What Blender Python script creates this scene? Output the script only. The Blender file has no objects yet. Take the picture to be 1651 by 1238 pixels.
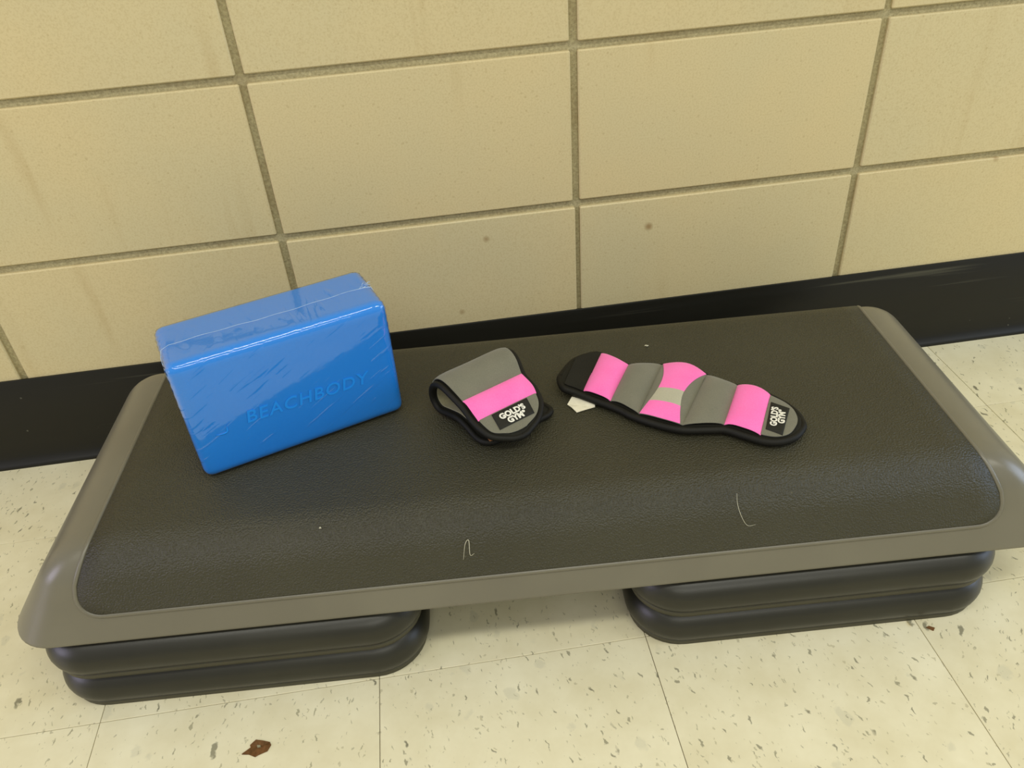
import bpy, bmesh, math, random
import numpy as np
from mathutils import Vector, Matrix

random.seed(7)
S = bpy.context.scene
COL = S.collection
PI = math.pi

# ------------------------------------------------------------------ camera
cam_d = bpy.data.cameras.new('camera')
cam = bpy.data.objects.new('camera', cam_d)
COL.objects.link(cam)
S.camera = cam
cam_d.sensor_fit = 'HORIZONTAL'
cam_d.sensor_width = 36.0
cam_d.lens = 1303.43 * 36.0 / 1651.0
cam_d.clip_start = 0.02
R_, U_, F_ = Vector((0.98860463, -0.13675999, -0.06290943)), Vector((0.13152455, 0.58142717, 0.80289709)), Vector((0.07322695, 0.80202192, -0.59278888))
mw = Matrix.Identity(4)
for i in range(3):
    mw[i][0], mw[i][1], mw[i][2] = R_[i], U_[i], -F_[i]
mw[0][3], mw[1][3], mw[2][3] = -0.203715, -1.034139, 0.7912
cam.matrix_world = mw

# ------------------------------------------------------------------ light
world = bpy.data.worlds.new('world')
S.world = world
world.use_nodes = True
bg = world.node_tree.nodes['Background']
bg.inputs[0].default_value = (1.0, 0.985, 0.88, 1)
bg.inputs[1].default_value = 0.41


def area(name, loc, target, sx, sy, power, col):
    d = bpy.data.lights.new(name, 'AREA')
    d.shape = 'RECTANGLE'
    d.size, d.size_y = sx, sy
    d.energy = power
    d.color = col
    o = bpy.data.objects.new(name, d)
    COL.objects.link(o)
    o.location = loc
    o.rotation_euler = (Vector(target) - Vector(loc)).to_track_quat('-Z', 'Y').to_euler()
    return o


WARM = (1.0, 0.985, 0.88)
for fx in (-1.35, 0.25, 1.85):
    area('ceiling_fluorescent', (fx, -1.50, 2.75), (fx, -1.50, 0), 1.2, 0.28, 16.5, WARM)
area('ceiling_fluorescent', (0.2, -3.4, 2.75), (0.2, -3.4, 0), 2.8, 0.60, 44, WARM)
area('window_daylight', (3.3, -0.95, 1.05), (0.0, -0.95, 0.9), 1.5, 1.7, 40, (0.60, 0.74, 1.0))
area('window_daylight', (-3.6, -1.3, 1.15), (0.0, -1.1, 0.9), 1.2, 1.5, 34, (0.80, 0.74, 1.0))

vs = S.view_settings
vs.view_transform = 'Standard'
vs.look = 'None'
vs.gamma = 1.0
vs.use_curve_mapping = False
vs.exposure = 0.0


# ------------------------------------------------------------------ materials
def lin(r, g, b):
    f = lambda c: (c / 255) / 12.92 if c <= 10 else (((c / 255) + 0.055) / 1.055) ** 2.4
    return (f(r), f(g), f(b), 1)


class N:
    def __init__(self, name):
        self.m = bpy.data.materials.new(name)
        self.m.use_nodes = True
        self.t = self.m.node_tree
        self.b = self.t.nodes['Principled BSDF']

    def n(self, typ, **kw):
        x = self.t.nodes.new(typ)
        for k, v in kw.items():
            setattr(x, k, v)
        return x

    def l(self, a, b):
        self.t.links.new(a, b)

    def val(self, sock, v):
        if hasattr(v, 'links') or isinstance(v, bpy.types.NodeSocket):
            self.l(v, sock)
        else:
            sock.default_value = v

    def math(self, op, a, b=0.0, c=None):
        x = self.n('ShaderNodeMath', operation=op)
        self.val(x.inputs[0], a)
        self.val(x.inputs[1], b)
        if c is not None:
            self.val(x.inputs[2], c)
        return x.outputs[0]

    def mix(self, f, a, b):
        x = self.n('ShaderNodeMix', data_type='RGBA')
        self.val(x.inputs[0], f)
        self.val(x.inputs[6], a)
        self.val(x.inputs[7], b)
        return x.outputs[2]

    def coord(self, scale=(1, 1, 1), rand=0.0, rot=0.0):
        c = self.n('ShaderNodeTexCoord').outputs['Object']
        mp = self.n('ShaderNodeMapping')
        mp.inputs['Scale'].default_value = scale
        mp.inputs['Rotation'].default_value = (0, 0, rot)
        if rand:
            oi = self.n('ShaderNodeObjectInfo')
            va = self.n('ShaderNodeVectorMath', operation='SCALE')
            va.inputs[0].default_value = (rand, rand * 0.7, rand * 0.4)
            self.l(oi.outputs['Random'], va.inputs['Scale'])
            ad = self.n('ShaderNodeVectorMath', operation='ADD')
            self.l(c, ad.inputs[0])
            self.l(va.outputs[0], ad.inputs[1])
            c = ad.outputs[0]
        self.l(c, mp.inputs['Vector'])
        return mp.outputs[0]

    def noise(self, vec, scale, detail=2.0, rough=0.5, dist=0.0):
        x = self.n('ShaderNodeTexNoise')
        self.l(vec, x.inputs['Vector'])
        x.inputs['Scale'].default_value = scale
        x.inputs['Detail'].default_value = detail
        x.inputs['Roughness'].default_value = rough
        x.inputs['Distortion'].default_value = dist
        return x.outputs[0]

    def voro(self, vec, scale, feature='F1', rand=1.0):
        x = self.n('ShaderNodeTexVoronoi', feature=feature)
        self.l(vec, x.inputs['Vector'])
        x.inputs['Scale'].default_value = scale
        x.inputs['Randomness'].default_value = rand
        return x

    def ramp(self, v, lo, hi):
        x = self.n('ShaderNodeMapRange')
        x.clamp = True
        self.l(v, x.inputs[0])
        x.inputs[1].default_value = lo
        x.inputs[2].default_value = hi
        return x.outputs[0]

    def bump(self, h, strength, dist):
        x = self.n('ShaderNodeBump')
        x.inputs['Strength'].default_value = strength
        x.inputs['Distance'].default_value = dist
        self.l(h, x.inputs['Height'])
        self.l(x.outputs[0], self.b.inputs['Normal'])
        return x

    def base(self, col, rough=0.5, spec=0.5):
        self.val(self.b.inputs['Base Color'], col)
        self.val(self.b.inputs['Roughness'], rough)
        self.b.inputs['Specular IOR Level'].default_value = spec


def flecks(M, vec, scale, keep, size):
    """mask of chips: the share `keep` of the cells carries one chip"""
    v = M.voro(vec, scale)
    sep = M.n('ShaderNodeSeparateColor')
    M.l(v.outputs['Color'], sep.inputs[0])
    has = M.math('LESS_THAN', sep.outputs[0], keep)
    r = M.math('MULTIPLY', sep.outputs[1], size)
    inside = M.math('SUBTRACT', r, v.outputs['Distance'])
    return M.math('MULTIPLY', has, M.ramp(inside, -0.04, 0.08)), sep.outputs[2]


def mat_wall_block():
    M = N('glazed_wall_block')
    c = M.coord(rand=30)
    big = M.noise(c, 5, 3)
    grain = M.noise(c, 420, 3, 0.6)
    col = M.mix(M.ramp(big, 0.35, 0.7), lin(208, 195, 151), lin(214, 197, 149))
    col = M.mix(M.math('MULTIPLY', M.ramp(grain, 0.45, 0.75), 0.45), col, lin(182, 162, 112))
    f1, _ = flecks(M, c, 210, 0.13, 0.36)
    col = M.mix(M.math('MULTIPLY', f1, 0.22), col, lin(160, 135, 85))
    f2, _ = flecks(M, c, 22, 0.05, 0.14)
    col = M.mix(M.math('MULTIPLY', f2, 0.7), col, lin(140, 105, 55))
    st = M.noise(M.coord((26, 1, 1.6), rand=20), 1.0, 3, 0.55)
    gate = M.noise(c, 3.2, 1)
    drip = M.math('MULTIPLY', M.ramp(st, 0.58, 0.74), M.ramp(gate, 0.48, 0.62))
    col = M.mix(M.math('MULTIPLY', drip, 0.32), col, lin(172, 145, 92))
    M.base(col, 0.5, 0.35)
    M.bump(grain, 0.12, 0.001)
    return M.m


def mat_mortar():
    M = N('mortar')
    c = M.coord()
    g = M.noise(c, 260, 4, 0.65)
    b = M.noise(c, 14, 3)
    col = M.mix(M.ramp(g, 0.35, 0.7), lin(156, 146, 110), lin(190, 180, 140))
    col = M.mix(M.math('MULTIPLY', M.ramp(b, 0.5, 0.75), 0.4), col, lin(136, 114, 72))
    M.base(col, 0.85, 0.2)
    M.bump(g, 0.6, 0.002)
    return M.m


def mat_tile():
    M = N('vinyl_tile')
    c0 = M.coord(rand=40)
    wob = M.n('ShaderNodeTexNoise')
    M.l(c0, wob.inputs['Vector'])
    wob.inputs['Scale'].default_value = 45
    sc = M.n('ShaderNodeVectorMath', operation='SCALE')
    M.l(wob.outputs['Color'], sc.inputs[0])
    sc.inputs['Scale'].default_value = 0.014
    ad = M.n('ShaderNodeVectorMath', operation='ADD')
    M.l(c0, ad.inputs[0])
    M.l(sc.outputs[0], ad.inputs[1])
    wb2 = M.n('ShaderNodeTexNoise')
    M.l(c0, wb2.inputs['Vector'])
    wb2.inputs['Scale'].default_value = 170
    sc2 = M.n('ShaderNodeVectorMath', operation='SCALE')
    M.l(wb2.outputs['Color'], sc2.inputs[0])
    sc2.inputs['Scale'].default_value = 0.0075
    ad2 = M.n('ShaderNodeVectorMath', operation='ADD')
    M.l(ad.outputs[0], ad2.inputs[0])
    M.l(sc2.outputs[0], ad2.inputs[1])
    ad = ad2
    oi = M.n('ShaderNodeObjectInfo')
    vr = M.n('ShaderNodeVectorRotate', rotation_type='Z_AXIS')
    M.l(ad.outputs[0], vr.inputs['Vector'])
    M.l(M.math('MULTIPLY_ADD', oi.outputs['Random'], 1.0, -0.5), vr.inputs['Angle'])

    def mapped(s):
        mp = M.n('ShaderNodeMapping')
        mp.inputs['Scale'].default_value = s
        M.l(vr.outputs[0], mp.inputs['Vector'])
        return mp.outputs[0]
    cloud = M.noise(c0, 16, 4, 0.6)
    col = M.mix(M.ramp(cloud, 0.3, 0.72), lin(218, 210, 174), lin(232, 226, 194))
    pale, _ = flecks(M, mapped((1.4, 1, 1)), 38, 0.22, 0.42)
    col = M.mix(M.math('MULTIPLY', pale, 0.30), col, lin(186, 184, 160))
    a, h = flecks(M, mapped((2.6, 1.0, 1)), 130, 0.40, 0.36)
    ca = M.mix(h, lin(178, 170, 134), lin(132, 130, 106))
    col = M.mix(M.math('MULTIPLY', a, 0.55), col, ca)
    b, h2 = flecks(M, mapped((3.4, 1.0, 1)), 72, 0.26, 0.34)
    cb = M.mix(h2, lin(150, 146, 116), lin(96, 95, 76))
    col = M.mix(M.math('MULTIPLY', b, 0.70), col, cb)
    e, h3 = flecks(M, mapped((3.0, 1.0, 1)), 36, 0.14, 0.30)
    cc = M.mix(h3, lin(120, 117, 92), lin(64, 64, 50))
    col = M.mix(M.math('MULTIPLY', e, 0.75), col, cc)
    t, _ = flecks(M, mapped((1.5, 1, 1)), 26, 0.07, 0.2)
    col = M.mix(M.math('MULTIPLY', t, 0.5), col, lin(186, 160, 92))
    M.base(col, 0.42, 0.4)
    M.bump(M.noise(c0, 90, 2), 0.06, 0.001)
    return M.m


def mat_base():
    M = N('black_vinyl_base')
    c = M.coord()
    s = M.noise(M.coord((2.5, 60, 90)), 1.0, 3, 0.6)
    g = M.noise(c, 4, 2)
    scuff = M.math('MULTIPLY', M.ramp(s, 0.60, 0.72), M.ramp(g, 0.5, 0.65))
    col = M.mix(M.math('MULTIPLY', scuff, 0.8), lin(22, 21, 14), lin(80, 78, 62))
    f, _ = flecks(M, c, 70, 0.05, 0.12)
    col = M.mix(M.math('MULTIPLY', f, 0.4), col, lin(150, 148, 130))
    M.base(col, M.math('MULTIPLY_ADD', s, 0.2, 0.30), 0.35)
    M.bump(g, 0.1, 0.004)
    return M.m


def mat_grey():
    M = N('grey_plastic')
    c = M.coord()
    g = M.noise(c, 900, 2)
    b = M.noise(c, 9, 3)
    col = M.mix(M.ramp(b, 0.35, 0.7), lin(108, 104, 89), lin(114, 110, 94))
    f, _ = flecks(M, c, 45, 0.03, 0.07)
    col = M.mix(M.math('MULTIPLY', f, 0.5), col, lin(205, 200, 180))
    M.base(col, 0.31, 0.5)
    M.bump(g, 0.08, 0.0006)
    return M.m


def mat_mat():
    M = N('pebbled_black_rubber')
    c = M.coord()
    v = M.voro(c, 520)
    n = M.noise(c, 400, 3, 0.6)
    big = M.noise(c, 6, 4, 0.6)
    col = M.mix(M.ramp(big, 0.35, 0.7), lin(55, 53, 38), lin(61, 59, 43))
    f, _ = flecks(M, c, 120, 0.05, 0.16)
    col = M.mix(M.math('MULTIPLY', f, 0.35), col, lin(118, 112, 90))
    M.base(col, 0.43, 0.45)
    h = M.math('ADD', M.math('MULTIPLY', v.outputs['Distance'], -0.9), M.math('MULTIPLY', n, 0.9))
    M.bump(h, 0.7, 0.0016)
    return M.m


def mat_riser():
    M = N('black_riser_plastic')
    c = M.coord()
    g = M.noise(c, 700, 2)
    b = M.noise(c, 14, 3)
    col = M.mix(M.ramp(b, 0.35, 0.7), lin(37, 36, 27), lin(43, 42, 32))
    f, _ = flecks(M, c, 60, 0.03, 0.07)
    col = M.mix(M.math('MULTIPLY', f, 0.5), col, lin(150, 146, 120))
    M.base(col, 0.36, 0.45)
    M.bump(g, 0.08, 0.0006)
    return M.m


def mat_flange():
    M = N('dull_riser_edge')
    c = M.coord()
    M.base(M.mix(M.noise(c, 30, 3), lin(66, 64, 48), lin(76, 73, 56)), 0.55, 0.4)
    return M.m


def mat_foam():
    M = N('blue_foam')
    c = M.coord()
    g = M.noise(c, 500, 3, 0.6)
    M.base(M.mix(g, lin(24, 134, 230), lin(29, 143, 239)), 0.55, 0.3)
    M.bump(g, 0.08, 0.0008)
    return M.m


def mat_wrap():
    M = N('clear_shrink_wrap')
    t = M.t
    tr = M.n('ShaderNodeBsdfTransparent')
    tr.inputs[0].default_value = (0.98, 0.99, 1.0, 1)
    gl = M.n('ShaderNodeBsdfGlossy')
    gl.inputs['Roughness'].default_value = 0.06
    lw = M.n('ShaderNodeLayerWeight')
    lw.inputs['Blend'].default_value = 0.5
    fres = M.math('MULTIPLY_ADD', M.math('POWER', lw.outputs['Facing'], 2.6), 0.93, 0.070)
    tc = M.n('ShaderNodeTexCoord')
    r1 = M.n('ShaderNodeMapping')
    r1.inputs['Rotation'].default_value = (0, 0.50, 0)
    M.l(tc.outputs['Object'], r1.inputs['Vector'])
    c2 = M.n('ShaderNodeMapping')
    c2.inputs['Scale'].default_value = (16, 20, 150)
    M.l(r1.outputs[0], c2.inputs['Vector'])
    n1 = M.ramp(M.noise(c2.outputs[0], 1.0, 1, 0.5, 0.2), 0.55, 0.75)
    n2 = M.noise(tc.outputs['Object'], 110, 2)
    gate = M.ramp(M.noise(tc.outputs['Object'], 16, 1), 0.40, 0.55)
    h = M.math('ADD', M.math('MULTIPLY', n1, gate), M.math('MULTIPLY', n2, 0.10))
    bp = M.n('ShaderNodeBump')
    bp.inputs['Strength'].default_value = 0.42
    bp.inputs['Distance'].default_value = 0.0016
    M.l(h, bp.inputs['Height'])
    M.l(bp.outputs[0], gl.inputs['Normal'])
    M.l(bp.outputs[0], lw.inputs['Normal'])
    mx = M.n('ShaderNodeMixShader')
    M.l(fres, mx.inputs[0])
    M.l(tr.outputs[0], mx.inputs[1])
    M.l(gl.outputs[0], mx.inputs[2])
    M.l(mx.outputs[0], t.nodes['Material Output'].inputs[0])
    t.nodes.remove(M.b)
    return M.m


def mat_cloth(name, c1, c2, rough=0.85, scale=900, sheen=0.2, bs=0.3):
    M = N(name)
    c = M.coord()
    g = M.noise(c, scale, 2, 0.6)
    b = M.noise(c, 40, 2)
    f = M.math('ADD', M.math('MULTIPLY', g, 0.6), M.math('MULTIPLY', b, 0.4))
    M.base(M.mix(M.ramp(f, 0.35, 0.65), c1, c2), rough, 0.25)
    M.b.inputs['Sheen Weight'].default_value = sheen
    M.bump(g, bs, 0.0006)
    return M.m


MT = dict(
    block=mat_wall_block(), mortar=mat_mortar(), tile=mat_tile(), base=mat_base(), grey=mat_grey(), mat=mat_mat(),
    riser=mat_riser(), flange=mat_flange(), foam=mat_foam(), wrap=mat_wrap(),
    pink=mat_cloth('pink_neoprene', lin(255, 112, 186), lin(255, 126, 197), 0.8, 700),
    greyc=mat_cloth('grey_neoprene', lin(110, 109, 93), lin(121, 119, 102), 0.8, 800),
    silver=mat_cloth('silver_reflective_band', lin(172, 170, 148), lin(184, 180, 158), 0.5, 600),
    black=mat_cloth('black_neoprene', lin(28, 27, 20), lin(35, 34, 26), 0.85, 800, 0.0),
    bind=mat_cloth('black_binding_tape', lin(19, 18, 13), lin(26, 25, 18), 0.6, 1200, 0.0),
    lining=mat_cloth('beige_grey_lining', lin(140, 134, 104), lin(152, 146, 114), 0.85, 700),
    label=mat_cloth('charcoal_woven_label', lin(34, 34, 28), lin(42, 41, 35), 0.7, 1500, 0.0),
    white=mat_cloth('white_print', lin(226, 224, 210), lin(236, 234, 222), 0.6, 1500, 0.0, 0.05),
    tag=mat_cloth('white_care_tag', lin(226, 220, 196), lin(240, 234, 212), 0.7, 200, 0.0),
    seam=mat_cloth('bright_film_seam', lin(160, 190, 220), lin(190, 212, 232), 0.3, 300, 0.0),
    chip=mat_cloth('brown_scrap', lin(84, 58, 26), lin(122, 84, 48), 0.6, 220, 0.0, 0.5),
    lint=mat_cloth('pale_lint', lin(188, 184, 160), lin(204, 200, 176), 0.8, 500, 0.0),
    tan=mat_cloth('tan_tag', lin(150, 100, 62), lin(170, 116, 74), 0.7, 300, 0.0),
    dark=mat_cloth('floor_underlay', lin(96, 86, 60), lin(110, 98, 70), 0.9, 90, 0.0),
)


# ------------------------------------------------------------------ builders
def mesh_obj(name, verts, faces, mat, parent=None, smooth=True, loc=(0, 0, 0), recalc=True):
    me = bpy.data.meshes.new(name)
    me.from_pydata([tuple(v) for v in verts], [], faces)
    if recalc:
        bm = bmesh.new()
        bm.from_mesh(me)
        bmesh.ops.remove_doubles(bm, verts=bm.verts, dist=1e-6)
        bmesh.ops.recalc_face_normals(bm, faces=bm.faces)
        bm.to_mesh(me)
        bm.free()
    if smooth:
        me.polygons.foreach_set('use_smooth', [True] * len(me.polygons))
    me.materials.append(mat)
    o = bpy.data.objects.new(name, me)
    COL.objects.link(o)
    o.location = loc
    if parent:
        o.parent = parent
    return o


def empty(name, loc, rz=0.0, label=None, cat=None, group=None):
    o = bpy.data.objects.new(name, None)
    COL.objects.link(o)
    o.location = loc
    o.rotation_euler = (0, 0, rz)
    o.empty_display_size = 0.05
    tag(o, label, cat, group)
    return o


def tag(o, label=None, cat=None, group=None, kind=None):
    if label: o['label'] = label
    if cat: o['category'] = cat
    if group: o['group'] = group
    if kind: o['kind'] = kind
    return o


def box_bevel(name, x0, x1, y0, y1, z0, z1, bev, mat, parent=None, seg=1, jit=0.0, origin=None):
    bm = bmesh.new()
    bmesh.ops.create_cube(bm, size=1.0)
    cx, cy, cz = (x0 + x1) / 2, (y0 + y1) / 2, (z0 + z1) / 2
    for v in bm.verts:
        v.co = Vector((v.co.x * (x1 - x0), v.co.y * (y1 - y0), v.co.z * (z1 - z0)))
        if jit:
            v.co.x += random.uniform(-jit, jit)
            v.co.z += random.uniform(-jit, jit)
    if bev:
        bmesh.ops.bevel(bm, geom=bm.edges[:], offset=bev, segments=seg, affect='EDGES', profile=0.5)
    me = bpy.data.meshes.new(name)
    bm.to_mesh(me)
    bm.free()
    me.materials.append(mat)
    o = bpy.data.objects.new(name, me)
    COL.objects.link(o)
    o.location = (cx, cy, cz)
    if parent: o.parent = parent
    return o


def rrect(hx, hy, r, nc=10, ns=1):
    """rounded rectangle loop, constant vertex count"""
    r = min(r, hx * 0.999, hy * 0.999)
    pts = []
    for (sx, sy, a0) in ((1, 1, 0), (-1, 1, PI / 2), (-1, -1, PI), (1, -1, 3 * PI / 2)):
        cx, cy = sx * (hx - r), sy * (hy - r)
        for k in range(nc + 1):
            a = a0 + (PI / 2) * k / nc
            pts.append((cx + r * math.cos(a), cy + r * math.sin(a)))
    return pts


def loft(rings, close_first=True, close_last=True):
    """rings: lists of 3d points with one length -> verts, faces"""
    n = len(rings[0])
    v = [p for r in rings for p in r]
    f = []
    for i in range(len(rings) - 1):
        for j in range(n):
            k = (j + 1) % n
            f.append((i * n + j, i * n + k, (i + 1) * n + k, (i + 1) * n + j))
    if close_first: f.append(tuple(range(n))[::-1])
    if close_last: f.append(tuple((len(rings) - 1) * n + j for j in range(n)))
    return v, f


def sweep(path, rad, closed=True, n=8, up=(0, 0, 1), flat=1.0):
    P = [Vector(p) for p in path]
    m = len(P)
    rings = []
    nrm = None
    for i in range(m):
        if closed:
            t = P[(i + 1) % m] - P[i - 1]
        else:
            t = P[min(i + 1, m - 1)] - P[max(i - 1, 0)]
        t.normalize()
        if nrm is None:
            nrm = Vector(up) - t * Vector(up).dot(t)
            if nrm.length < 1e-4:
                nrm = Vector((1, 0, 0)) - t * t.x
        nrm = (nrm - t * nrm.dot(t)).normalized()
        b = t.cross(nrm)
        r = rad(i / max(1, m - 1)) if callable(rad) else rad
        rings.append([P[i] + nrm * (r * flat * math.sin(2 * PI * k / n)) + b * (r * math.cos(2 * PI * k / n)) for k in range(n)])
    v = [p for r in rings for p in r]
    f = []
    for i in range(m if closed else m - 1):
        i2 = (i + 1) % m
        for k in range(n):
            k2 = (k + 1) % n
            f.append((i * n + k, i * n + k2, i2 * n + k2, i2 * n + k))
    if not closed:
        f.append(tuple(range(n)))
        f.append(tuple((m - 1) * n + k for k in range(n))[::-1])
    return v, f


def text_mesh(body, size, extrude, bold=0.0, spacing=1.0, shear=0.0):
    """flat lettering as verts and faces, centred on x, baseline y = 0"""
    cu = bpy.data.curves.new('lettering', 'FONT')
    cu.body = body
    cu.size = size
    cu.align_x = 'CENTER'
    cu.extrude = extrude
    cu.offset = bold
    cu.space_character = spacing
    cu.shear = shear
    cu.resolution_u = 3
    o = bpy.data.objects.new('lettering', cu)
    COL.objects.link(o)
    dg = bpy.context.evaluated_depsgraph_get()
    dg.update()
    me = o.evaluated_get(dg).to_mesh()
    v = [tuple(x.co) for x in me.vertices]
    f = [tuple(p.vertices) for p in me.polygons]
    o.evaluated_get(dg).to_mesh_clear()
    bpy.data.objects.remove(o)
    bpy.data.curves.remove(cu)
    return v, f


# ------------------------------------------------------------------ wall
BW, BH, ZJ = 0.4064, 0.20896, 0.3205          # block pitch, course pitch, a bed joint
wall = box_bevel('wall_back', -2.05, 2.05, 0.0052, 0.16, -0.02, 2.40, 0, MT['mortar'])
tag(wall, 'beige block wall with recessed mortar joints behind the step', kind='structure')
wl = wall.location.copy()
GAP = 0.0105
for row in range(-2, 10):
    z0, z1 = ZJ + row * BH + GAP / 2, ZJ + (row + 1) * BH - GAP / 2
    if row == -2:
        z0 = -0.02
    for k in range(-5, 5):
        x0, x1 = k * BW + GAP / 2, (k + 1) * BW - GAP / 2
        if k == -1 and row == -1: x1 += 0.0030     # the perpend narrows in the lowest course
        if k == -2 and row == 0: x1 += 0.0008
        d = random.uniform(-0.0007, 0.0007)
        b = box_bevel('block', x0, x1, 0.0 + d, 0.03, z0, z1, 0.0016, MT['block'], wall, 1, 0.0005)
        b.location = Vector(b.location) - wl

# ------------------------------------------------------------------ floor
TX, TY, TT = -0.32736, -0.47996, 0.3048
floor = box_bevel('floor', -2.05, 2.05, -3.3, 0.16, -0.05, -0.0028, 0, MT['dark'])
tag(floor, 'cream speckled vinyl tile floor with thin dark seams', kind='structure')
fl = floor.location.copy()
SEAM = 0.0007
tile_mesh = None
for i in range(-6, 8):
    for j in range(-10, 2):
        x0, x1 = TX + i * TT + SEAM / 2, TX + (i + 1) * TT - SEAM / 2
        y0, y1 = TY + j * TT + SEAM / 2, min(TY + (j + 1) * TT - SEAM / 2, 0.0)
        if x1 > 2.05 or x0 < -2.2 or y0 < -3.3:
            continue
        if y1 < 0.0 and tile_mesh:
            o = bpy.data.objects.new('floor_tile', tile_mesh)
            COL.objects.link(o)
            o.parent = floor
            o.location = Vector(((x0 + x1) / 2, (y0 + y1) / 2, -0.0015)) - fl
        else:
            o = box_bevel('floor_tile', x0, x1, y0, y1, -0.003, 0.0, 0.0004, MT['tile'], floor)
            o.location = Vector(o.location) - fl
            if y1 < 0.0:
                tile_mesh = o.data

# black vinyl cove base
prof = [(0.0004, 0.1512), (-0.0022, 0.1512), (-0.0030, 0.1500), (-0.0032, 0.04), (-0.0036, 0.026), (-0.0050, 0.017), (-0.0078, 0.0098),
        (-0.0112, 0.0062), (-0.0128, 0.0046), (-0.0134, 0.0022), (-0.0134, 0.0), (0.0004, 0.0)]
rings = [[(x, y, z) for (y, z) in prof] for x in np.linspace(-2.05, 2.05, 42)]
bb = mesh_obj('baseboard_back', *loft(rings), MT['base'])
tag(bb, 'glossy black vinyl cove base along the foot of the wall', kind='structure')
em = bb.modifiers.new('edges', 'EDGE_SPLIT')
em.split_angle = 0.7

# ------------------------------------------------------------------ step platform
PX, PY, PA = -0.12, -0.286, -0.06
ZT, ZB = 0.2010, 0.0985


def plat_profile():
    """(front half depth, end half length, corner radius, z) from the flat top down to the lower rim"""
    out = []
    K = 9
    for k in range(K + 1):
        a = (PI / 180) * 73 * k / K
        R = 0.0466
        y = 0.1335 + R * math.sin(a)
        z = ZT - R * (1 - math.cos(a))
        b = (PI / 180) * 52 * k / K
        R2 = 0.0755
        x = 0.466 + R2 * math.sin(b)
        out.append((y, x, 0.014 + 0.016 * k / K, z))
    yl, xl, rl, zl = out[-1]
    for k in range(1, 6):
        t = k / 5
        out.append((yl + (0.197 - yl) * t, xl + (0.574 - xl) * t, rl + 0.022 * t, zl + (ZB + 0.004 - zl) * t))
    return out


PP = plat_profile()
step = empty('step_platform', (PX, PY, 0), PA, 'long grey aerobic step platform with black textured top, raised on four black risers', 'exercise step')
rings = []
rings.append([(x, y, ZT) for x, y in rrect(0.40, 0.06, 0.01)])
for (y, x, r, z) in PP:
    rings.append([(px, py, z) for px, py in rrect(x, y, r)])
for (dy, z) in ((0.0006, ZB + 0.0015), (-0.001, ZB), (-0.006, ZB)):
    rings.append([(px, py, z) for px, py in rrect(0.574 + dy, 0.197 + dy, 0.052)])
mesh_obj('platform_body', *loft(rings), MT['grey'], step)

# textured mat: follows the flat top, both long curved edges and part of the faces
MAT_LIFT = 0.0022
side = [(0.0, ZT, 0.0, 1.0)] + []
path = []                                       # (y, z, ny, nz, halfwidth)
zend = 0.1345
half = []
for k in range(6):
    half.append((0.1335 * k / 6, ZT, 0.459))
for i, (y, x, r, z) in enumerate(PP):
    w = 0.459 + 0.017 * (i / 9) ** 1.6 if i <= 9 else None
    if i <= 9: half.append((y, z, w))
y9, z9 = PP[9][0], PP[9][3]
y14, z14 = PP[14][0], PP[14][3]
rc = 0.024
dist = math.hypot(y14 - y9, z14 - z9) * (z9 - zend) / (z9 - z14)
for d in sorted(set([0.0] + [rc * (1 - math.sin(PI / 2 * q / 8)) for q in range(0, 9)]), reverse=True):
    t = 1 - d / dist
    tt = t * (z9 - zend) / (z9 - z14)
    w = 0.476 + 0.007 * t
    if d < rc:
        w = w - rc + math.sqrt(max(0, rc * rc - (rc - d) ** 2))
    half.append((y9 + (y14 - y9) * tt, z9 + (z14 - z9) * tt, w))
full = [(-y, z, w) for (y, z, w) in half[::-1]][:-1] + half
rows = []
for i, (y, z, w) in enumerate(full):
    a, b = full[max(0, i - 1)], full[min(len(full) - 1, i + 1)]
    ty, tz = b[0] - a[0], b[1] - a[1]
    l = math.hypot(ty, tz)
    ny, nz = -tz / l, ty / l
    rows.append([(w * (-1 + 2 * k / 40), y + ny * MAT_LIFT, z + nz * MAT_LIFT) for k in range(41)])
verts = [p for r in rows for p in r]
faces = [(i * 41 + k, i * 41 + k + 1, (i + 1) * 41 + k + 1, (i + 1) * 41 + k) for i in range(len(rows) - 1) for k in range(40)]
mt = mesh_obj('top_mat', verts, faces, MT['mat'], step, recalc=False)
sm = mt.modifiers.new('thickness', 'SOLIDIFY')
sm.thickness = 0.004
sm.offset = -1
# raised plastic rim that frames the mat
outline = [r[-1] for r in rows] + [r[0] for r in rows[::-1]]
loop = []
for i, q in enumerate(outline):
    sx = 0.003 if q[0] > 0 else -0.003
    loop.append(Vector(q))
dense = []
for i in range(len(loop)):
    a, b = loop[i], loop[(i + 1) % len(loop)]
    n = max(1, int((b - a).length / 0.02))
    for k in range(n):
        dense.append(a + (b - a) * (k / n))
cen = Vector((0, 0, 0.16))
dn = []
for q in dense:
    if not dn or (q - dn[-1]).length > 1e-4:
        dn.append(q)
dense = []
for i, q in enumerate(dn):
    t = (dn[(i + 1) % len(dn)] - dn[i - 1]).normalized()
    yy = abs(q.y)
    # surface normal in the y-z plane at this place
    best = min(range(len(full)), key=lambda j: (full[j][0] - q.y) ** 2 + (full[j][1] - q.z) ** 2)
    a, b = full[max(0, best - 1)], full[min(len(full) - 1, best + 1)]
    nn = Vector((0, -(b[1] - a[1]), b[0] - a[0])).normalized()
    outw = t.cross(nn).normalized()
    if outw.dot(Vector((q.x, q.y, 0))) < 0:
        outw = -outw
    dense.append(q + outw * 0.0032 - nn * 0.0024)
mesh_obj('mat_rim', *sweep(dense, 0.0027, True, 8, (0, 0, 1)), MT['grey'], step)


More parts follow.
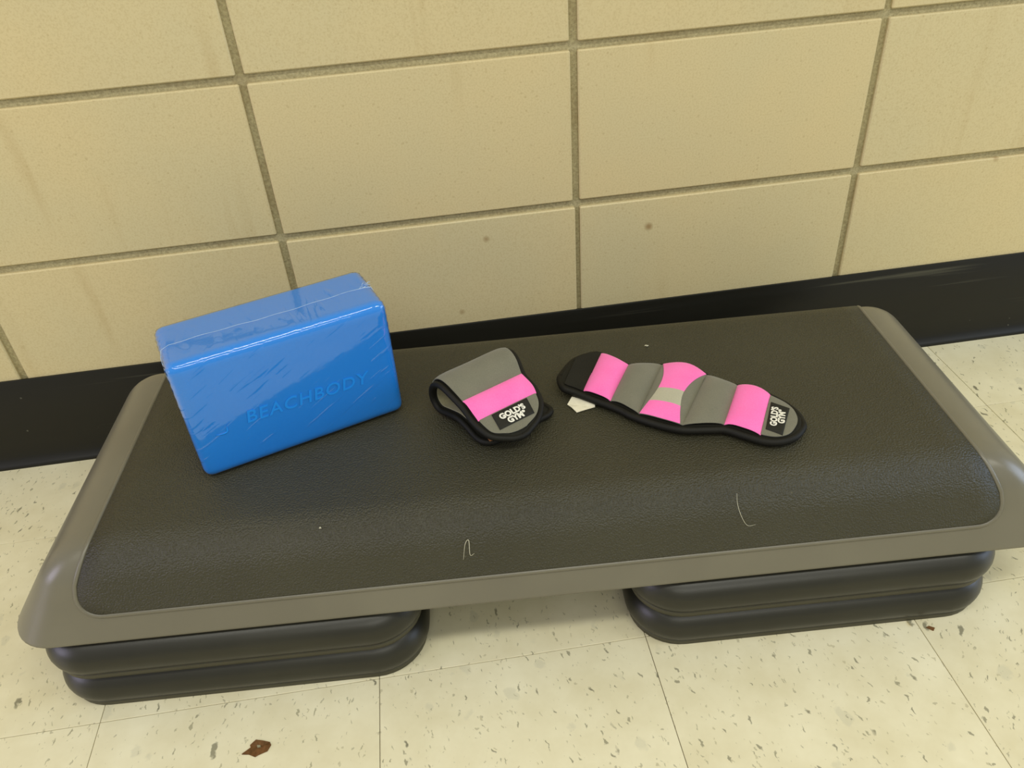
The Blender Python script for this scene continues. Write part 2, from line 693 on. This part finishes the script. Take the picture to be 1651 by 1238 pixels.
# ------------------------------------------------------------------ risers
def make_riser(lx, z, rz, label):
    ca, sa = math.cos(PA), math.sin(PA)
    e = empty('step_riser', (PX + lx * ca - 0.0085 * -sa, PY + lx * sa - 0.0085 * ca, z), PA + rz, label, 'step riser', 'risers under the step platform')
    hx, hy, r = 0.2090, 0.2005, 0.060
    fl_ = [(-0.009, 0.0), (-0.0052, 0.0006), (-0.0050, 0.0062), (-0.0056, 0.0072), (-0.011, 0.0076)]
    mesh_obj('base_flange', *loft([[(x, y, zz) for x, y in rrect(hx + d, hy + d, r + d)] for d, zz in fl_]), MT['flange'], e)
    bd = [(-0.0098, 0.0070), (-0.0068, 0.0080), (-0.0034, 0.0105), (-0.0010, 0.0150), (0.0, 0.0210), (-0.0008, 0.0270), (-0.0036, 0.0345), (-0.0088, 0.0410),
          (-0.0160, 0.0455), (-0.0260, 0.0480), (-0.0330, 0.0484), (-0.0360, 0.0464), (-0.0420, 0.0464), (-0.0450, 0.0484), (-0.08, 0.0486)]
    mesh_obj('riser_body', *loft([[(x, y, zz) for x, y in rrect(hx + d, hy + d, max(0.01, r + d))] for d, zz in bd]), MT['riser'], e)
    return e


make_riser(-0.3455, 0.0, 0, 'lower black plastic riser on the floor at the blue block end of the step')
make_riser(-0.3455, 0.0490, 0, 'upper black plastic riser, directly beneath the platform at the blue block end')
make_riser(0.3005, 0.0, 0, 'lower black plastic riser on the floor under the flat ankle weight end of the step')
make_riser(0.3005, 0.0490, 0, 'upper black plastic riser, directly beneath the platform at the flat ankle weight end')

MZ = ZT + MAT_LIFT                              # top of the mat

# ------------------------------------------------------------------ yoga block
BL, BHH, BT = 0.2322, 0.1490, 0.0935
BA = 0.3417
bu = Vector((math.cos(BA), math.sin(BA), 0))
bn = Vector((math.sin(BA), -math.cos(BA), 0))
bo = Vector((-0.4818, -0.3415, MZ)) + bu * (BL / 2) - bn * (BT / 2)
yb = empty('yoga_block', bo, BA, 'bright blue foam yoga block in clear shrink wrap, standing on its long edge', 'yoga block')


def soft_box(hx, hy, hz, r, zc, bow=0.0, seg=6):
    bm = bmesh.new()
    bmesh.ops.create_cube(bm, size=1)
    for v in bm.verts:
        v.co = Vector((v.co.x * 2 * hx, v.co.y * 2 * hy, v.co.z * 2 * hz))
    bmesh.ops.bevel(bm, geom=bm.edges[:], offset=r, segments=seg, affect='EDGES', profile=0.5)
    v = [(q.co.x, q.co.y, q.co.z + zc) for q in bm.verts]
    bm.verts.index_update()
    f = [tuple(x.index for x in p.verts) for p in bm.faces]
    bm.free()
    return v, f


def grid_box(hx, hy, hz, r, zc, bow=0.0, puck=0.0):
    """rounded box from a subdivided cube, sides bowed slightly"""
    n = 28
    V, Fc, idx = [], [], {}

    def ease(t):                               # denser towards the edges
        return math.sin(t * PI / 2) * 0.35 + t * 0.65

    def add(p):
        key = tuple(round(c, 6) for c in p)
        if key in idx: return idx[key]
        x, y, z = p
        q = Vector((x * hx, y * hy, z * hz))
        core = Vector((max(-hx + r, min(hx - r, q.x)), max(-hy + r, min(hy - r, q.y)), max(-hz + r, min(hz - r, q.z))))
        d = q - core
        # equalise the arc on rounded parts
        if d.length > 1e-9:
            m = max(abs(d.x), abs(d.y), abs(d.z))
            d = d.normalized() * m
        s = core + d
        bx = (1 - x * x) * (1 - z * z) * bow
        s.y += bx * (1 if y > 0.999 else -1 if y < -0.999 else 0)
        if puck:
            ct = max(0, abs(x) - 0.86) / 0.14 * max(0, z)
            s += Vector((0, 0, 1)) * puck * ct * math.sin(31 * y + 7 * z + 19 * x) * 0.6
            s += Vector((1, 0, 0)) * puck * ct * math.sin(43 * z + 27 * y)
        idx[key] = len(V)
        V.append((s.x, s.y, s.z + zc))
        return idx[key]
    ax = [-1 + 2 * i / n for i in range(n + 1)]
    ax = [math.copysign(1 - (1 - abs(t)) ** 1.6, t) for t in ax]
    for a in range(3):
        for sg in (-1, 1):
            for i in range(n):
                for j in range(n):
                    quad = []
                    for (u, w) in ((ax[i], ax[j]), (ax[i + 1], ax[j]), (ax[i + 1], ax[j + 1]), (ax[i], ax[j + 1])):
                        p = [0, 0, 0]
                        p[a] = sg
                        p[(a + 1) % 3] = u
                        p[(a + 2) % 3] = w
                        quad.append(add(p))
                    Fc.append(tuple(quad if sg > 0 else quad[::-1]))
    return V, Fc


hx, hy, hz = BL / 2, BT / 2, BHH / 2
foam = mesh_obj('foam_body', *grid_box(hx, hy, hz, 0.0100, hz + 0.0006, 0.0010), MT['foam'], yb)
wrap = mesh_obj('plastic_wrap', *grid_box(hx + 0.0006, hy + 0.0006, hz + 0.0005, 0.0104, hz + 0.0006, 0.0010, 0.0008), MT['wrap'], yb)
# raised moulded wordmark on the broad face
tv, tf = text_mesh('BEACHBODY', 0.0215, 0.0003, 0.0003, 1.12, 0.18)
wv = []
for (x, y, z) in tv:
    wx, wz = x + 0.010, y + 0.0575
    bowv = (1 - (wx / hx) ** 2) * (1 - ((wz - hz) / hz) ** 2) * 0.0010
    wv.append((wx, -hy - bowv - 0.00045 - z, wz))
mesh_obj('moulded_wordmark', wv, tf, MT['foam'], foam, smooth=False)
sw = []                                        # swoosh mark left of the word
for k in range(13):
    t = k / 12
    sw.append((-0.092 + 0.020 * t + 0.004 * math.sin(t * 5), -hy - 0.0008, 0.0545 + 0.012 * t ** 1.6 - 0.003 * math.sin(PI * t)))
mesh_obj('moulded_swoosh', *sweep(sw, lambda t: 0.0004 + 0.0010 * math.sin(PI * min(1, t + 0.05)), False, 6, (0, 1, 0), 0.5), MT['foam'], foam)
# welded seam of the film over the top and its gathered ends
sp = []
for k in range(41):
    t = k / 40
    x = -hx - 0.0012 + (2 * hx + 0.0024) * t
    sp.append((x, -0.004 + 0.0012 * math.sin(9 * t) + 0.0007 * math.sin(37 * t + 1), BHH + 0.0013))
sp = [(-hx - 0.0012, -0.014, BHH - 0.034), (-hx - 0.0012, -0.016, BHH - 0.020), (-hx - 0.0008, -0.010, BHH - 0.008), (-hx + 0.002, -0.006, BHH - 0.0006)] + sp[2:-2] + \
     [(hx - 0.002, -0.003, BHH - 0.0004), (hx + 0.0008, -0.002, BHH - 0.008), (hx + 0.0012, -0.001, BHH - 0.022)]
mesh_obj('film_seam', *sweep(sp, lambda t: 0.00026 + 0.00035 * max(0, t - 0.86) / 0.14 + 0.0002 * max(0, 0.1 - t) / 0.1, False, 6, (0, 0, 1)), MT['seam'], wrap)
for q in range(5):                             # gathered creases at the corner
    pts = []
    a = random.uniform(-0.9, 0.9)
    st = Vector((hx - 0.004 - 0.006 * random.random(), 0.002 + random.uniform(-0.006, 0.010), BHH + 0.0014))
    for k in range(6):
        t = k / 5
        pts.append((st.x + 0.007 * t * math.cos(a) * (1 if q % 2 else -1), st.y + 0.010 * t * math.sin(a) + 0.0008 * math.sin(9 * t + q), st.z - 0.0004 * (2 * t - 1) ** 2))
    mesh_obj('film_crease', *sweep(pts, lambda t: 0.00012 + 0.00028 * math.sin(PI * t), False, 5, (0, 0, 1)), MT['seam'], wrap)


# ------------------------------------------------------------------ ankle weights
def catmull(P, n=16):
    P = [np.array(p, float) for p in P]
    P = [2 * P[0] - P[1]] + P + [2 * P[-1] - P[-2]]
    out = []
    for i in range(1, len(P) - 2):
        for k in range(n):
            t = k / n
            a, b, c, d = P[i - 1], P[i], P[i + 1], P[i + 2]
            out.append(0.5 * ((2 * b) + (-a + c) * t + (2 * a - 5 * b + 4 * c - d) * t * t + (-a + 3 * b - 3 * c + d) * t ** 3))
    out.append(P[-2])
    return out


class Strap:
    """a padded strap: s runs along it, v across, n out of its good side"""

    def __init__(self, root, pos, lo, hi, s0, s1, seams, core_h, puff):
        self.root, self.pos, self.s0, self.s1, self.core_h, self.puff = root, pos, s0, s1, core_h, puff
        self.lo, self.hi, self.seams = lo, hi, seams
        self.base = Vector(root.location)

    def vlim(self, s, m=0.0):
        a, b = self.lo(s) + m, self.hi(s) - m
        if b < a: a = b = (a + b) / 2
        return a, b

    def P(self, s, v, n):
        return Vector(self.pos(s, v, n)) - self.base

    def height(self, s, v, side=1):
        a, b = self.vlim(s, 0.004)
        g = 0.5 if b - a < 1e-5 else min(1, max(0, (v - a) / (b - a)))
        ed = max(0.0, 1 - abs(2 * g - 1) ** 5) ** 0.6
        edges = [f + (k - f) * g for f, k in self.seams]
        h = 0.25
        for i in range(len(edges) - 1):
            if edges[i] <= s <= edges[i + 1]:
                f = (s - edges[i]) / (edges[i + 1] - edges[i])
                h = max(0.0, 1 - abs(2 * f - 1) ** 2.6) ** 0.75
                break
        return self.core_h + self.puff * h * ed

    def core(self, name, mat, hs, inset=0.0015, nn=72, m=20):
        rings = []
        for i in range(nn + 1):
            t = i / nn
            t = 0.5 - 0.5 * math.cos(PI * t) if True else t
            s = self.s0 + (self.s1 - self.s0) * t
            a, b = self.vlim(s, inset)
            c, w = (a + b) / 2, max(0.0004, (b - a) / 2)
            k = min(1, w / 0.012)
            ring = []
            for j in range(m):
                an = 2 * PI * j / m
                cx, cy = math.cos(an), math.sin(an)
                x = math.copysign(abs(cx) ** 0.35, cx)
                y = math.copysign(abs(cy) ** 0.6, cy)
                ring.append(self.P(s, c + w * x, hs * y * max(0.5, k)))
            rings.append(ring)
        return mesh_obj(name, *loft(rings), mat, self.root)

    def patch(self, name, mat, sl, sr, off=0.0, g0=0.0, g1=1.0, m=0.006, nf=16, ng=22, side=1, parent=None, flat=None, shift=0.0):
        V = []
        for j in range(ng + 1):
            gj = g0 + (g1 - g0) * (0.5 - 0.5 * math.cos(PI * j / ng))
            for i in range(nf + 1):
                f = 0.5 - 0.5 * math.cos(PI * i / nf)
                s = sl(gj) + (sr(gj) - sl(gj)) * f
                q = abs(shift) > 0 and ((f if shift > 0 else 1 - f) ** 2)
                a, b = self.vlim(s + shift * q, m * (1 - 0.85 * q) if q else m)
                v = a + (b - a) * gj
                if flat is None:
                    h = self.height(s, v) + off
                else:
                    h = flat + off
                V.append(self.P(s, v, side * h))
        Fc = [(j * (nf + 1) + i, j * (nf + 1) + i + 1, (j + 1) * (nf + 1) + i + 1, (j + 1) * (nf + 1) + i) for j in range(ng) for i in range(nf)]
        o = mesh_obj(name, V, Fc, mat, parent or self.root, recalc=False)
        md = o.modifiers.new('thickness', 'SOLIDIFY')
        md.thickness = 0.0012
        md.offset = 0
        return o

    def rect(self, name, mat, pts, off, parent=None, n=8):
        """patch spanned by four (s, v) corners"""
        V = []
        for j in range(n + 1):
            for i in range(n + 1):
                f, g = i / n, j / n
                s = (1 - g) * ((1 - f) * pts[0][0] + f * pts[1][0]) + g * ((1 - f) * pts[3][0] + f * pts[2][0])
                v = (1 - g) * ((1 - f) * pts[0][1] + f * pts[1][1]) + g * ((1 - f) * pts[3][1] + f * pts[2][1])
                V.append(self.P(s, v, self.height(s, v) + off))
        Fc = [(j * (n + 1) + i, j * (n + 1) + i + 1, (j + 1) * (n + 1) + i + 1, (j + 1) * (n + 1) + i) for j in range(n) for i in range(n)]
        o = mesh_obj(name, V, Fc, mat, parent or self.root, recalc=False)
        md = o.modifiers.new('thickness', 'SOLIDIFY')
        md.thickness = 0.0006
        md.offset = 0
        return o

    def outline(self, inset, n=90):
        A, B = [], []
        for i in range(n + 1):
            t = 0.5 - 0.5 * math.cos(PI * i / n)
            s = self.s0 + (self.s1 - self.s0) * t
            a, b = self.vlim(s, inset)
            A.append((s, a))
            B.append((s, b))
        return A + B[::-1]

    def binding(self, mat, rad, inset, n0=0.0):
        lp = self.outline(inset)
        pts = [self.P(s, v, n0) for s, v in lp]
        dn = []
        L = 0
        for q in pts:
            if not dn or (q - dn[-1]).length > 0.0018:
                dn.append(q)
        up = self.P(lp[0][0], lp[0][1], 1.0) - self.P(lp[0][0], lp[0][1], 0.0)
        return mesh_obj('binding', *sweep(dn, rad, True, 10, up), mat, self.root)

    def lettering(self, body, size, sc, vc, off, parent, sgn, bold=0.0, arc=0.0, spacing=1.0):
        tv, tf = text_mesh(body, size, 0.0, bold, spacing)
        V = []
        for x, y, z in tv:
            s = sc + sgn * (y + arc * (x / 0.018) ** 2)
            v = vc + x
            V.append(self.P(s, v, self.height(s, v) + off))
        return mesh_obj('lettering', V, tf, MT['white'], parent, smooth=False, recalc=False)


def interp(xs, ys):
    xs, ys = np.array(xs, float), np.array(ys, float)
    o = np.argsort(xs)
    xs, ys = xs[o], ys[o]
    return lambda x: float(np.interp(x, xs, ys))


def smooth_interp(pts, n=8):
    c = catmull(sorted(pts), n)
    return interp([p[0] for p in c], [p[1] for p in c])


# --- flat one
FO = Vector((0.045, -0.318, MZ))
FT = Vector((0.90, -0.436, 0)).normalized()
FA = Vector((-FT.y, FT.x, 0))
w1 = empty('ankle_weight', FO, 0, 'pink and grey ankle weight with black edging lying open and flat', 'ankle weight', 'ankle weights on the step')


def flat_pos(s, v, n):
    lift = 0.0075 + 0.006 * max(0.0, min(1.0, (-0.075 - s) / 0.055)) ** 1.5
    return FO + FT * s + FA * v + Vector((0, 0, lift + n))


backp = [(-0.1335, 0.004), (-0.1325, 0.014), (-0.1258, 0.044), (-0.1104, 0.0640), (-0.0994, 0.0690), (-0.0794, 0.0620), (-0.0618, 0.0545), (-0.043, 0.0575), (-0.0212, 0.0630),
         (0.0024, 0.0690), (0.0164, 0.0660), (0.0329, 0.0549), (0.0492, 0.0468), (0.0663, 0.0416), (0.0893, 0.0410), (0.1075, 0.0318), (0.1254, 0.0205), (0.1377, 0.0072), (0.1440, -0.0060), (0.1462, -0.0150)]
frontp = [(-0.1335, 0.004), (-0.1325, -0.005), (-0.1245, -0.0187), (-0.1087, -0.0218), (-0.0785, -0.0292), (-0.0542, -0.037), (-0.0381, -0.0450), (-0.0187, -0.0513), (0.0083, -0.0564), (0.0253, -0.0561),
          (0.0499, -0.0495), (0.0667, -0.0459), (0.087, -0.0507), (0.1074, -0.0552), (0.1232, -0.0523), (0.1373, -0.0416), (0.1445, -0.0259), (0.1462, -0.0150)]
seams1 = [(-0.0998, -0.0971), (-0.0657, -0.0598), (-0.030, -0.0209), (0.0200, 0.0344), (0.0637, 0.0710), (0.1028, 0.1084)]
ST = Strap(w1, flat_pos, interp(*zip(*catmull(frontp, 8))), interp(*zip(*catmull(backp, 8))), -0.1334, 0.1461, seams1, 0.0042, 0.0085)
ST.core('padded_body', MT['black'], 0.0045)
ST.binding(MT['bind'], 0.0045, 0.0035, 0.0)
ln = lambda k: (lambda g: seams1[k][0] + (seams1[k][1] - seams1[k][0]) * g)
sh = lambda fn, d: (lambda g: fn(g) + d)
ST.patch('end_tab', MT['black'], lambda g: -0.124, ln(0), 0.0, m=0.006)
ST.patch('fabric_panel', MT['pink'], ln(0), ln(1), 0.0005, m=0.0062)['label'] = 'pink padded panel'
ST.patch('fabric_panel', MT['greyc'], ln(1), ln(2), 0.0004, m=0.0062)['label'] = 'grey padded panel'
ST.patch('fabric_panel', MT['greyc'], ln(2), ln(3), 0.0003, m=0.0062, nf=22)['label'] = 'grey middle panel'
ST.patch('fabric_panel', MT['greyc'], ln(3), ln(4), 0.0004, m=0.0062)['label'] = 'grey padded panel'
ST.patch('fabric_panel', MT['pink'], ln(4), lambda g: ln(5)(g) - 0.0006 * math.sin(PI * g), 0.0005, m=0.0062)['label'] = 'pink padded panel'
ST.patch('end_patch', MT['greyc'], ln(5), lambda g: 0.1392, 0.0002, m=0.0072, nf=34, ng=30, shift=0.0066)
hl = interp([0, 0.28, 0.5, 0.72, 1], [-0.0290, -0.0198, -0.0150, -0.0142, -0.0190])
hr = interp([0, 0.17, 0.39, 0.62, 1], [0.0172, 0.0143, 0.0132, 0.0184, 0.0332])
hlc = smooth_interp([(0, -0.0290), (0.28, -0.0198), (0.5, -0.0150), (0.72, -0.0142), (1, -0.0190)])
hrc = smooth_interp([(0, 0.0172), (0.17, 0.0143), (0.39, 0.0132), (0.62, 0.0184), (1, 0.0332)])
ST.patch('hourglass_upper', MT['pink'], hlc, hrc, 0.0011, 0.45, 1.0, 0.0062)
ST.patch('reflective_band', MT['silver'], hlc, hrc, 0.0012, 0.215, 0.45, 0.0062)
ST.patch('hourglass_lower', MT['pink'], hlc, hrc, 0.0011, 0.0, 0.215, 0.0062)
lab = ST.rect('brand_label', MT['label'], [(0.1072, -0.0395), (0.1252, -0.0450), (0.1300, 0.0025), (0.1098, 0.0095)], 0.0012)
ST.lettering("GOLD'S", 0.0096, 0.1178, -0.0165, 0.0021, lab, -1, 0.00050, 0.0, 1.02)
ST.lettering("GYM\u00b0", 0.0096, 0.1256, -0.0150, 0.0021, lab, -1, 0.00050, 0.0, 1.02)
# care tag that sticks out from under the near side
tg = [(-0.1134, -0.0200), (-0.0850, -0.0240), (-0.0835, -0.0285), (-0.0960, -0.0380), (-0.1018, -0.0425), (-0.1100, -0.0360), (-0.1162, -0.0312)]
tz = [0.0050, 0.0045, 0.0015, 0.0012, 0.0008, 0.0020, 0.0012]
tv = [FO + FT * s + FA * v + Vector((0, 0, z)) - FO for (s, v), z in zip(tg, tz)]
tv += [q + Vector((0, 0, 0.0006)) for q in tv]
c1 = len(tv)
tv.append(FO + FT * -0.099 + FA * -0.0310 + Vector((0, 0, 0.0024)) - FO)
tv.append(FO + FT * -0.099 + FA * -0.0310 + Vector((0, 0, 0.0031)) - FO)
tf = []
for i in range(7):
    j = (i + 1) % 7
    tf += [(i, j, j + 7, i + 7), (j, i, c1), (i + 7, j + 7, c1 + 1)]
mesh_obj('care_tag', tv, tf, MT['tag'], w1, smooth=False)['label'] = 'white folded care tag'

# --- folded one
GO = Vector((-0.173, -0.2775, MZ))
GA = Vector((0.887, 0.46, 0)).normalized()
GD = Vector((GA.y, -GA.x, 0))
w2 = empty('ankle_weight', GO, 0, 'pink and grey ankle weight with black edging folded over into a loop', 'ankle weight', 'ankle weights on the step')
sec = catmull([(0.0905, 0.2205), (0.070, 0.2280), (0.050, 0.2345), (0.0235, 0.2430), (0.002, 0.2492), (-0.014, 0.2490), (-0.0255, 0.2420), (-0.0310, 0.2310),
               (-0.0305, 0.2190), (-0.0210, 0.2105), (-0.004, 0.2125), (0.014, 0.2165), (0.030, 0.2150), (0.046, 0.2100), (0.067, 0.2085)], 14)
sec = [np.array(q) for q in sec]
arc = [0.0]
for i in range(1, len(sec)):
    arc.append(arc[-1] + float(np.linalg.norm(sec[i] - sec[i - 1])))
SD = interp(arc, [q[0] for q in sec])
SZ = interp(arc, [q[1] for q in sec])
SLEN = arc[-1]
itop = int(np.argmax([q[1] for q in sec]))
s_of_d = interp([q[0] for q in sec[:itop + 1]], arc[:itop + 1])     # top flap only


def fold_pos(s, v, n):
    e = 0.0012
    s_a, s_b = max(0, s - e), min(SLEN, s + e)
    td, tz_ = SD(s_b) - SD(s_a), SZ(s_b) - SZ(s_a)
    l = math.hypot(td, tz_) or 1
    nd, nz = tz_ / l, -td / l                   # outward of the loop
    sc = min(max(s, 0), SLEN)
    ex = s - sc
    rise = math.exp(-((s - arc[itop]) / 0.020) ** 2) * (0.0030 * (v / 0.05) ** 2 + 0.0008 * max(0.0, v / 0.05))
    return Vector((GO.x, GO.y, rise)) + GD * (SD(sc) + nd * n + td / l * ex) + GA * v + Vector((0, 0, SZ(sc) + nz * n + tz_ / l * ex))


sd = s_of_d
loP = [(0.0, -0.006), (sd(0.0885), -0.0160), (sd(0.0853), -0.0227), (sd(0.0766), -0.0361), (sd(0.0643), -0.0420), (sd(0.0486), -0.0441), (sd(0.0272), -0.0436), (sd(0.002), -0.0470),
       (0.125, -0.0490), (0.155, -0.0480), (0.180, -0.0440), (0.215, -0.0420), (SLEN - 0.012, -0.0400), (SLEN - 0.003, -0.034), (SLEN, -0.026)]
hiP = [(0.0, -0.006), (sd(0.0895), 0.0060), (sd(0.088), 0.0095), (sd(0.0817), 0.0251), (sd(0.0728), 0.0365), (sd(0.0617), 0.0446), (sd(0.0451), 0.0489), (sd(0.0257), 0.0487), (sd(0.002), 0.0550),
       (0.125, 0.0570), (0.155, 0.0550), (0.180, 0.0540), (0.215, 0.0550), (SLEN - 0.010, 0.0590), (SLEN - 0.003, 0.0570), (SLEN, 0.050)]
p1_, p2_ = sd(0.0545), sd(0.0245)
s3, s4 = p2_ + 0.066, p2_ + 0.066 + 0.030
seams2 = [(p1_, p1_), (p2_, p2_), (s3, s3), (s4, s4), (s4 + 0.035, s4 + 0.035), (s4 + 0.06, s4 + 0.06)]
SF = Strap(w2, fold_pos, interp(*zip(*catmull(loP, 6))), interp(*zip(*catmull(hiP, 6))), 0.0003, SLEN - 0.0002, seams2, 0.0034, 0.0056)
SF.core('padded_body', MT['black'], 0.0034, 0.0015, 110)
SF.binding(MT['bind'], 0.0038, 0.0030, 0.0)
k_ = lambda c: (lambda g: c)
SF.patch('end_patch', MT['greyc'], k_(0.0062), k_(p1_), 0.0003, m=0.0070, nf=34, ng=30, shift=-0.0058)
SF.patch('fabric_panel', MT['pink'], k_(p1_), k_(p2_), 0.0005, m=0.0060)['label'] = 'pink padded panel'
SF.patch('fabric_panel', MT['greyc'], k_(p2_), k_(s3), 0.0004, m=0.0060, nf=26)['label'] = 'grey padded panel'
SF.patch('fabric_panel', MT['pink'], k_(s3), k_(s4), 0.0004, m=0.0060, nf=26)['label'] = 'pink padded panel'
SF.patch('fabric_panel', MT['greyc'], k_(s4), k_(SLEN - 0.02), -0.004, m=0.0060, nf=20)['label'] = 'grey panel underneath'
SF.patch('lining', MT['lining'], k_(0.03), k_(SLEN - 0.03), 0.0006, m=0.0075, nf=60, side=-1, flat=0.0034)
lab = SF.rect('brand_label', MT['label'], [(sd(0.0755), -0.0243), (sd(0.0755), 0.0223), (sd(0.0556), 0.0266), (sd(0.0556), -0.0213)], 0.0014)
SF.lettering("GOLD'S", 0.0096, sd(0.0660), 0.0010, 0.0023, lab, 1, 0.00050)
SF.lettering("GYM\u00b0", 0.0096, sd(0.0737), 0.0020, 0.0023, lab, 1, 0.00050)
tq = [GO + GA * a + GD * d + Vector((0, 0, z)) - GO for a, d, z in ((-0.0330, 0.0640, 0.0125), (-0.0300, 0.0655, 0.0125), (-0.0270, 0.0690, 0.0045), (-0.0305, 0.0680, 0.0045))]
tq += [q - GD * 0.0008 for q in tq]
mesh_obj('inner_tag', tq, [(0, 1, 2, 3), (7, 6, 5, 4), (0, 4, 5, 1), (1, 5, 6, 2), (2, 6, 7, 3), (3, 7, 4, 0)], MT['tan'], w2, smooth=False)

# ------------------------------------------------------------------ small litter
chip = [(-0.4706, -0.5451), (-0.4624, -0.539), (-0.4634, -0.5361), (-0.4575, -0.5315), (-0.4500, -0.5335), (-0.4428, -0.5362), (-0.4411, -0.5397), (-0.4443, -0.546), (-0.4536, -0.5488), (-0.4566, -0.5503), (-0.4634, -0.5464)]
ce = empty('paper_scrap', (-0.455, -0.541, 0), 0, 'small torn brown scrap lying on the cream floor tile in front of the step', 'scrap')
n = len(chip)
vv = [(x + 0.455, y + 0.541, 0.0002) for x, y in chip] + [(x + 0.455, y + 0.541, 0.0010 + 0.0012 * random.random()) for x, y in chip]
vv += [(0.001, 0.0005, 0.0006)]
ff = [(i, (i + 1) % n, (i + 1) % n + n, i + n) for i in range(n)] + [(i + n, (i + 1) % n + n, 2 * n) for i in range(n)]
mesh_obj('flake', vv, ff, MT['chip'], ce, smooth=False)
ho = [(-0.4556, -0.5380), (-0.4522, -0.5386), (-0.4518, -0.5402), (-0.4550, -0.5406)]
vv = [(x + 0.455, y + 0.541, z) for z in (0.0006, 0.0021) for x, y in ho]
mesh_obj('worn_spot', vv, [(0, 1, 2, 3), (4, 5, 6, 7), (0, 1, 5, 4), (1, 2, 6, 5), (2, 3, 7, 6), (3, 0, 4, 7)], MT['lining'], ce, smooth=False)

fk = [(0.2889, -0.5262), (0.2925, -0.5250), (0.2977, -0.5287), (0.2945, -0.5318), (0.2925, -0.5300)]
vv = [(x, y, z) for z in (0.0002, 0.0014) for x, y in fk]
ff = [tuple(range(5)), tuple(range(5, 10))] + [(i, (i + 1) % 5, (i + 1) % 5 + 5, i + 5) for i in range(5)]
o = mesh_obj('crumb', vv, ff, MT['chip'], None, smooth=False)
tag(o, 'tiny brown crumb on the floor in front of the riser at the flat weight end', 'crumb')


def on_step(x, y):
    """height of the mat surface at a world point"""
    dx, dy = x - PX, y - PY
    ly = abs(-dx * math.sin(PA) + dy * math.cos(PA))
    ys = [q[0] for q in half]
    zs = [q[1] for q in half]
    sl = (float(np.interp(ly + 0.002, ys, zs)) - float(np.interp(ly - 0.002, ys, zs))) / 0.004
    return float(np.interp(ly, ys, zs)) + (MAT_LIFT + 0.0004) * math.sqrt(1 + sl * sl)


def hair(name, pts, r, label):
    c = catmull(pts, 6)
    path_ = [(q[0], q[1], on_step(q[0], q[1]) + r * 0.8) for q in c]
    o = mesh_obj(name, *sweep(path_, lambda t: r * (0.5 + 0.5 * math.sin(PI * t)), False, 5), MT['lint'])
    return tag(o, label, 'lint', 'lint specks on the mat')


hair('lint_strand', [(0.0716, -0.4630), (0.0704, -0.4700), (0.0722, -0.4762), (0.0790, -0.4808), (0.0880, -0.4815)], 0.00028, 'pale curled hair on the front curve of the mat below the flat weight')
hair('lint_strand', [(-0.2160, -0.4650), (-0.2120, -0.4600), (-0.2080, -0.4590), (-0.2085, -0.4640), (-0.2040, -0.4640)], 0.00035, 'pale tangled thread on the front curve of the mat below the folded weight')
hair('lint_strand', [(0.0470, -0.1966), (0.0490, -0.1958), (0.0500, -0.1972), (0.0520, -0.1966)], 0.0011, 'pale fluff speck on the mat behind the flat weight')
hair('lint_strand', [(-0.3572, -0.4318), (-0.3560, -0.4310), (-0.3552, -0.4320)], 0.0007, 'tiny pale fluff speck on the front curve of the mat below the blue block')
